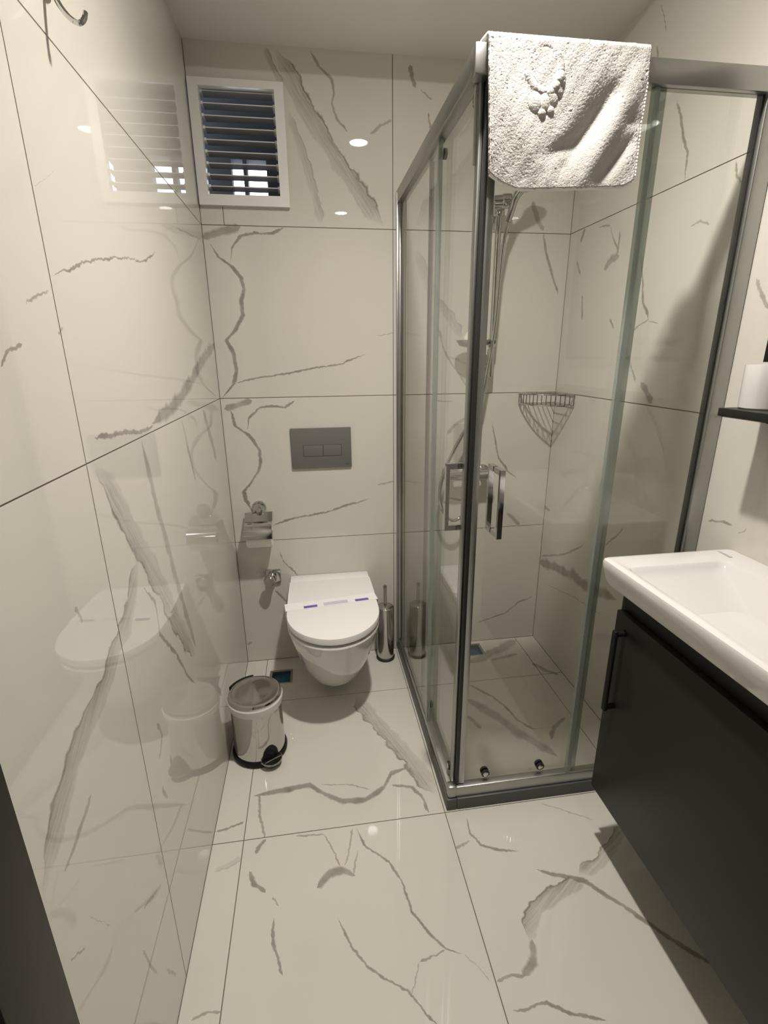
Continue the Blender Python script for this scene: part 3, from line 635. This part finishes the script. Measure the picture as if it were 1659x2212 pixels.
# flush plate
fp = thing('flush_plate', 'grey rectangular dual flush plate on the wall above toilet', 'flush plate', (.383, 0, .90))
part('plate', M['flush'], fp, box, .260, .506, -.011, -.0005, .901, 1.067, .003)
part('button_surround', M['flushgap'], fp, box, .3085, .4665, -.0113, -.0105, .9505, .9985)
for a, b in ((.3110, .3885), (.3915, .4640)): part('button', M['flush'], fp, box, a, b, -.0125, -.0108, .9525, .9965, .0008)
part('printed_mark', M['flushgap'], fp, box, .480, .496, -.0113, -.0105, .9125, .9165)

# paper holder, roll, valve
ph = thing('paper_holder', 'chrome toilet paper holder with curved cover on back wall', 'paper holder', (.110, 0, .62))
part('rosette', M['chrome'], ph, lambda bm: lathe(bm, (.112, 0, .740), (0, -1, 0), [(.030, 0), (.030, .006), (.026, .012), (.018, .020), (.014, .032), (.010, .036)], 32))
def cover(bm):
    cy, cz, R0 = -.062, .637, .060; n = 22; a0, a1 = math.radians(4), math.radians(100)
    prof = [(cy-R0*math.cos(a0+(a1-a0)*i/n), cz+R0*math.sin(a0+(a1-a0)*i/n)) for i in range(n+1)]
    prof += [(-.030, .716), (-.020, .726)]
    inn = [(y+.0016, z-.0006) for y, z in prof]
    loft(bm, [[(x, y, z) for y, z in prof+inn[::-1]] for x in (.054, .166)])
part('cover', M['chrome'], ph, cover)
part('spindle', M['chrome'], ph, lambda bm: tube(bm, catmull([(.112, -.026, .737), (.090, -.022, .728), (.057, -.022, .700), (.055, -.040, .660), (.055, -.060, .638), (.060, -.062, .637), (.110, -.062, .637), (.158, -.062, .637)], 6), .0038, 10))
rl = thing('toilet_roll', 'white toilet paper roll on the chrome holder', 'toilet roll', (.110, -.062, .585))
def rollf(bm):
    prof = [(.021, .0), (.047, .0), (.0485, .002), (.0485, .100), (.047, .102), (.021, .102), (.021, .0)]
    x, n = Vector((1, 0, 0)), 36
    loft(bm, [[(.060+h, -.062+r*math.cos(2*PI*i/n), .637+r*math.sin(2*PI*i/n)) for i in range(n)] for r, h in prof], False, False)
part('paper', M['tissue'], rl, rollf)
def core(bm):
    n = 28; loft(bm, [[(.0595+h, -.062+r*math.cos(2*PI*i/n), .637+r*math.sin(2*PI*i/n)) for i in range(n)] for r, h in ((.0195, 0), (.0208, 0), (.0208, .103), (.0195, .103), (.0195, 0))], False, False)
part('cardboard_core', M['cardboard'], rl, core)
av = thing('angle_valve', 'small chrome angle valve with square rosette beside toilet', 'valve', (.140, 0, .42))
part('rosette', M['chrome'], av, box, .114, .180, -.014, -.0005, .392, .458, .006)
part('valve_body', M['chrome'], av, lambda bm: lathe(bm, (.143, -.012, .428), (0, -1, 0), [(.020, 0), (.020, .018), (.016, .022), (.016, .036)], 24))
part('knob', M['chrome'], av, lambda bm: (lathe(bm, (.137, -.048, .426), (-.25, -1, 0), [(.021, 0), (.024, .004), (.024, .018), (.020, .023), (.006, .024)], 12)))

# toilet brush
BX, BY = .634, -.066
br = thing('toilet_brush', 'polished steel toilet brush in its tall holder', 'toilet brush', (BX, BY, 0))
part('base_ring', M['rubber'], br, lathe, (BX, BY, 0), (0, 0, 1), [(.041, 0), (.0425, .003), (.0425, .012), (.039, .015)], 36)
part('holder', M['steel'], br, lathe, (BX, BY, .0145), (0, 0, 1), [(.038, 0), (.038, .250), (.0365, .2515), (.036, .246), (.036, .06)], 36)
part('lid', M['steel'], br, lathe, (BX, BY, .262), (0, 0, 1), [(.0345, -.004), (.036, 0), (.035, .004), (.02, .009), (.009, .011)], 36)
part('handle', M['steel'], br, lambda bm: lathe(bm, (BX, BY, .270), (0, 0, 1), [(.0065, 0), (.0065, .086), (.008, .088), (.008, .098), (.005, .103)], 20))

# pedal bin
CX, CY = .106, -.552
bn = thing('pedal_bin', 'small polished steel pedal bin with round lid', 'bin', (CX, CY, 0))
part('base_ring', M['black'], bn, lathe, (CX, CY, 0), (0, 0, 1), [(.090, 0), (.0945, .004), (.0955, .016), (.091, .024)], 48)
part('body', M['steel'], bn, lathe, (CX, CY, .018), (0, 0, 1), [(.089, 0), (.0885, .02), (.0855, .195), (.084, .200)], 56)
part('liner_rim', M['liner'], bn, lathe, (CX, CY, .212), (0, 0, 1), [(.0862, -.012), (.0900, -.010), (.0925, .004), (.0935, .016), (.091, .020), (.084, .020)], 56)
part('lid', M['steel'], bn, lathe, (CX, CY, .2325), (0, 0, 1), [(.0895, 0), (.0905, .003), (.0900, .008), (.0865, .0125), (.080, .0145), (.076, .0135), (.05, .0150), (.001, .0160)], 56)
hd = Vector((-.62, .78, 0)).normalized(); sdv = Vector((-hd.y, hd.x, 0)); cen = Vector((CX, CY, 0))
def hinge(bm):
    rings = []
    for k in range(9):
        a = (k-4)*0.13; d = hd*math.cos(a)+sdv*math.sin(a)
        rings.append([cen+d*.0865+Vector((0, 0, .215)), cen+d*.0985+Vector((0, 0, .215)), cen+d*.0985+Vector((0, 0, .2440)), cen+d*.0865+Vector((0, 0, .2440))])
    loft(bm, rings)
part('lid_hinge', M['black'], bn, hinge)
pdv = Vector((.50, -.866, 0)).normalized(); ps = Vector((-pdv.y, pdv.x, 0))
pc = cen+pdv*.0885
def recess(bm):
    rings = [[cen+(pdv*math.cos(a)+ps*math.sin(a))*rr+Vector((0, 0, z)) for rr, z in ((.086, .02), (.0905, .02), (.0905, .024+.052*math.sqrt(max(0, 1-(a/.34)**2))), (.086, .024+.052*math.sqrt(max(0, 1-(a/.34)**2))))] for a in [(k-8)*.0425 for k in range(17)]]
    loft(bm, rings)
part('pedal_recess', M['black'], bn, recess)
def pedal(bm):
    n = 20; P = []
    for k in range(n+1):
        a = PI*k/n; P.append(pc+pdv*(.0 + .036*math.sin(a))+ps*(.034*math.cos(a)))
    lo = [p+Vector((0, 0, .016)) for p in P]; hi = [p+Vector((0, 0, .024)) for p in P]
    loft(bm, [lo, hi])
pd = part('pedal', M['black'], bn, pedal)
part('pedal_trim', M['chrome'], pd, lambda bm: tube(bm, [pc+pdv*(.037*math.sin(PI*k/20))+ps*(.035*math.cos(PI*k/20))+Vector((0, 0, .0245)) for k in range(21)], .0028, 8))
part('pedal_trim', M['chrome'], pd, lambda bm: tube(bm, [pc+pdv*.012+ps*(.030*t)+Vector((0, 0, .0255)) for t in (-1, 0, 1)], .0025, 8))

# drains
for k, (a, b, c, d) in enumerate(DR):
    t = thing('floor_drain', ['square floor drain with teal film beside the toilet', 'square floor drain with teal film inside the shower'][k], 'drain', ((a+b)/2, (c+d)/2, -.03), 'floor drains')
    bm = NB(); slab(bm, 'z', [a+.0005, a+.010, b-.010, b-.0005], [c+.0005, c+.010, d-.010, d-.0005], lambda u, v, a=a, b=b, c=c, d=d: not (a+.010 < u < b-.010 and c+.010 < v < d-.010), -.0015, -.028)
    finish(bm, 'drain_frame', M['alu'], t, smooth=False)
    part('drain_film', M['teal'], t, box, a+.0105, b-.0105, c+.0105, d-.0105, -.026, -.014, .001)

# ------------------------------------------------------------------ vanity, basin, tap
VY0, VY1, VX = -1.030, -1.660, 1.074
va = thing('vanity_cabinet', 'wall-hung anthracite vanity cabinet under the white basin', 'cabinet', ((VX+W)/2, (VY0+VY1)/2, .19))
def carc(bm):
    box(bm, VX+.0195, W-.001, VY1, VY0, .195, .213, .001); box(bm, W-.010, W-.001, VY1+.018, VY0-.018, .213, .8005)
    for a, b in ((VY1, VY1+.018), (VY0-.018, VY0)): box(bm, VX+.0195, W-.001, a, b, .213, .8005, .001)
    box(bm, VX+.0195, VX+.034, VY1+.018, VY0-.018, .70, .8005)
part('carcass', M['cabinet'], va, carc)
vd = part('cabinet_door', M['cabinet'], va, box, VX, VX+.018, VY1+.001, VY0-.012, .190, .742, .0015)
def vh(bm):
    y = VY0-.052; x0 = VX-.030
    for z in (.488, .698): lathe(bm, (VX, y, z), (-1, 0, 0), [(.0075, 0), (.0075, .024)], 14)
    box(bm, x0, x0+.010, y-.0075, y+.0075, .478, .708, .0035)
part('door_handle', M['black'], vd, vh)
def rr(x0, x1, y0, y1, r, z, n=6):
    P = []
    for cx, cy, a0 in ((x1-r, y1-r, 0), (x0+r, y1-r, PI/2), (x0+r, y0+r, PI), (x1-r, y0+r, 1.5*PI)):
        for i in range(n+1): a = a0+PI/2*i/n; P.append((cx+r*math.cos(a), cy+r*math.sin(a), z))
    return P
bx0, bx1, by0, by1 = 1.036, W-.001, -1.685, -1.004
ba = thing('wash_basin', 'white rectangular ceramic wash basin on the dark vanity', 'basin', ((bx0+bx1)/2, (by0+by1)/2, .80))
rings = [rr(bx0+.050, bx1-.002, by0+.050, by1-.030, .02, .8010), rr(bx0+.026, bx1-.002, by0+.026, by1-.024, .02, .8012), rr(bx0+.014, bx1-.001, by0+.014, by1-.012, .018, .806), rr(bx0+.008, bx1, by0+.008, by1-.006, .016, .818), rr(bx0+.002, bx1, by0+.002, by1-.001, .014, .846),
         rr(bx0, bx1, by0, by1, .014, .862), rr(bx0+.002, bx1, by0+.002, by1-.002, .014, .8675), rr(bx0+.007, bx1-.003, by0+.007, by1-.007, .013, .8705), rr(bx0+.014, bx1-.008, by0+.014, by1-.014, .012, .8712),
         rr(bx0+.022, bx1-.072, by0+.062, by1-.066, .016, .8695), rr(bx0+.026, bx1-.076, by0+.066, by1-.070, .017, .8675), rr(bx0+.030, bx1-.080, by0+.070, by1-.074, .018, .8600), rr(bx0+.040, bx1-.092, by0+.085, by1-.090, .026, .845), rr(bx0+.070, bx1-.112, by0+.165, by1-.170, .034, .808), rr(bx0+.090, bx1-.128, by0+.220, by1-.225, .034, .782), rr(bx0+.108, bx1-.142, by0+.255, by1-.260, .030, .771), rr(bx0+.135, bx1-.165, by0+.295, by1-.300, .02, .768)]
part('bowl', M['ceramic'], ba, loft, rings)
part('drain_plug', M['chrome'], ba, lathe, ((bx0+.135+bx1-.165)/2, (by0+by1)/2, .7685), (0, 0, 1), [(.030, 0), (.031, .002), (.026, .004), (.001, .005)], 28)
part('printed_mark', M['emblem'], ba, lambda bm: box(bm, 1.338, 1.346, -1.062, -1.022, .8706, .8713))
fa = thing('basin_tap', 'chrome single-lever basin tap on the rim of white basin', 'tap', (1.345, (by0+by1)/2, .871))
yc = (by0+by1)/2
part('tap_body', M['chrome'], fa, lambda bm: lathe(bm, (1.345, yc, .8712), (0, 0, 1), [(.027, 0), (.027, .006), (.022, .012), (.021, .085), (.022, .10)], 28))
part('spout', M['chrome'], fa, lambda bm: tube(bm, catmull([(1.343, yc, .930), (1.31, yc, .938), (1.262, yc, .932), (1.236, yc, .920)], 6), lambda t: .015-.003*t, 16))
part('lever', M['chrome'], fa, lambda bm: (lathe(bm, (1.345, yc, .9715), (0, 0, 1), [(.021, 0), (.021, .02), (.015, .027)], 24), tube(bm, [(1.34, yc, .992), (1.30, yc, 1.004), (1.262, yc, 1.012)], lambda t: .009-.004*t, 12)))

# shelf, cup, mirror on the right wall
sf = thing('wall_shelf', 'thin black wall shelf above the basin', 'shelf', (1.33, -1.33, 1.21))
part('board', M['cabinet'], sf, box, 1.268, W-.0005, -1.66, -1.018, 1.209, 1.2265, .001)
part('rear_bracket', M['black'], sf, box, W-.012, W-.0005, -1.64, -1.04, 1.190, 1.2088, .001)
cu = thing('tumbler', 'white ceramic tumbler on the black wall shelf', 'cup', (1.332, -1.058, 1.2267))
part('cup_body', M['ceramic'], cu, lathe, (1.332, -1.058, 1.2267), (0, 0, 1), [(.037, 0), (.0395, .003), (.0405, .05), (.041, .092), (.0405, .0945), (.039, .0945), (.038, .09), (.0365, .012), (.03, .008)], 40)
mi = thing('wall_mirror', 'rectangular mirror in a slim black frame above the shelf', 'mirror', (W-.01, -1.33, 1.33))
bm = NB(); slab(bm, 'x', [-1.660, -1.648, -1.020, -1.008], [1.325, 1.337, 2.008, 2.02], lambda u, v: not (-1.648 < u < -1.020 and 1.337 < v < 2.008), W-.022, W-.0005); finish(bm, 'frame', M['black'], mi, smooth=False)
part('mirror_glass', M['mirror'], mi, box, W-.012, W-.002, -1.6478, -1.0202, 1.3372, 2.0078, smooth=False)

# robe hooks on the left wall
hk = thing('robe_hook', 'chrome double robe hook on the left wall', 'hook', (0, -1.075, 1.86))
part('hook_plate', M['chrome'], hk, lambda bm: lathe(bm, (0, -1.075, 1.868), (1, 0, 0), [(.024, 0), (.024, .005), (.018, .010), (.012, .016), (.012, .022)], 28))
part('hook_arm', M['chrome'], hk, lambda bm: tube(bm, catmull([(.014, -1.076, 1.862), (.017, -1.083, 1.842), (.023, -1.088, 1.828), (.034, -1.093, 1.814), (.046, -1.095, 1.807), (.054, -1.094, 1.812), (.057, -1.092, 1.822)], 6), lambda t: .0042-.0008*t, 10))
part('hook_arm', M['chrome'], hk, lambda bm: tube(bm, catmull([(.014, -1.075, 1.878), (.026, -1.075, 1.892), (.045, -1.075, 1.898), (.060, -1.075, 1.910), (.064, -1.075, 1.928)], 6), .0045, 10))
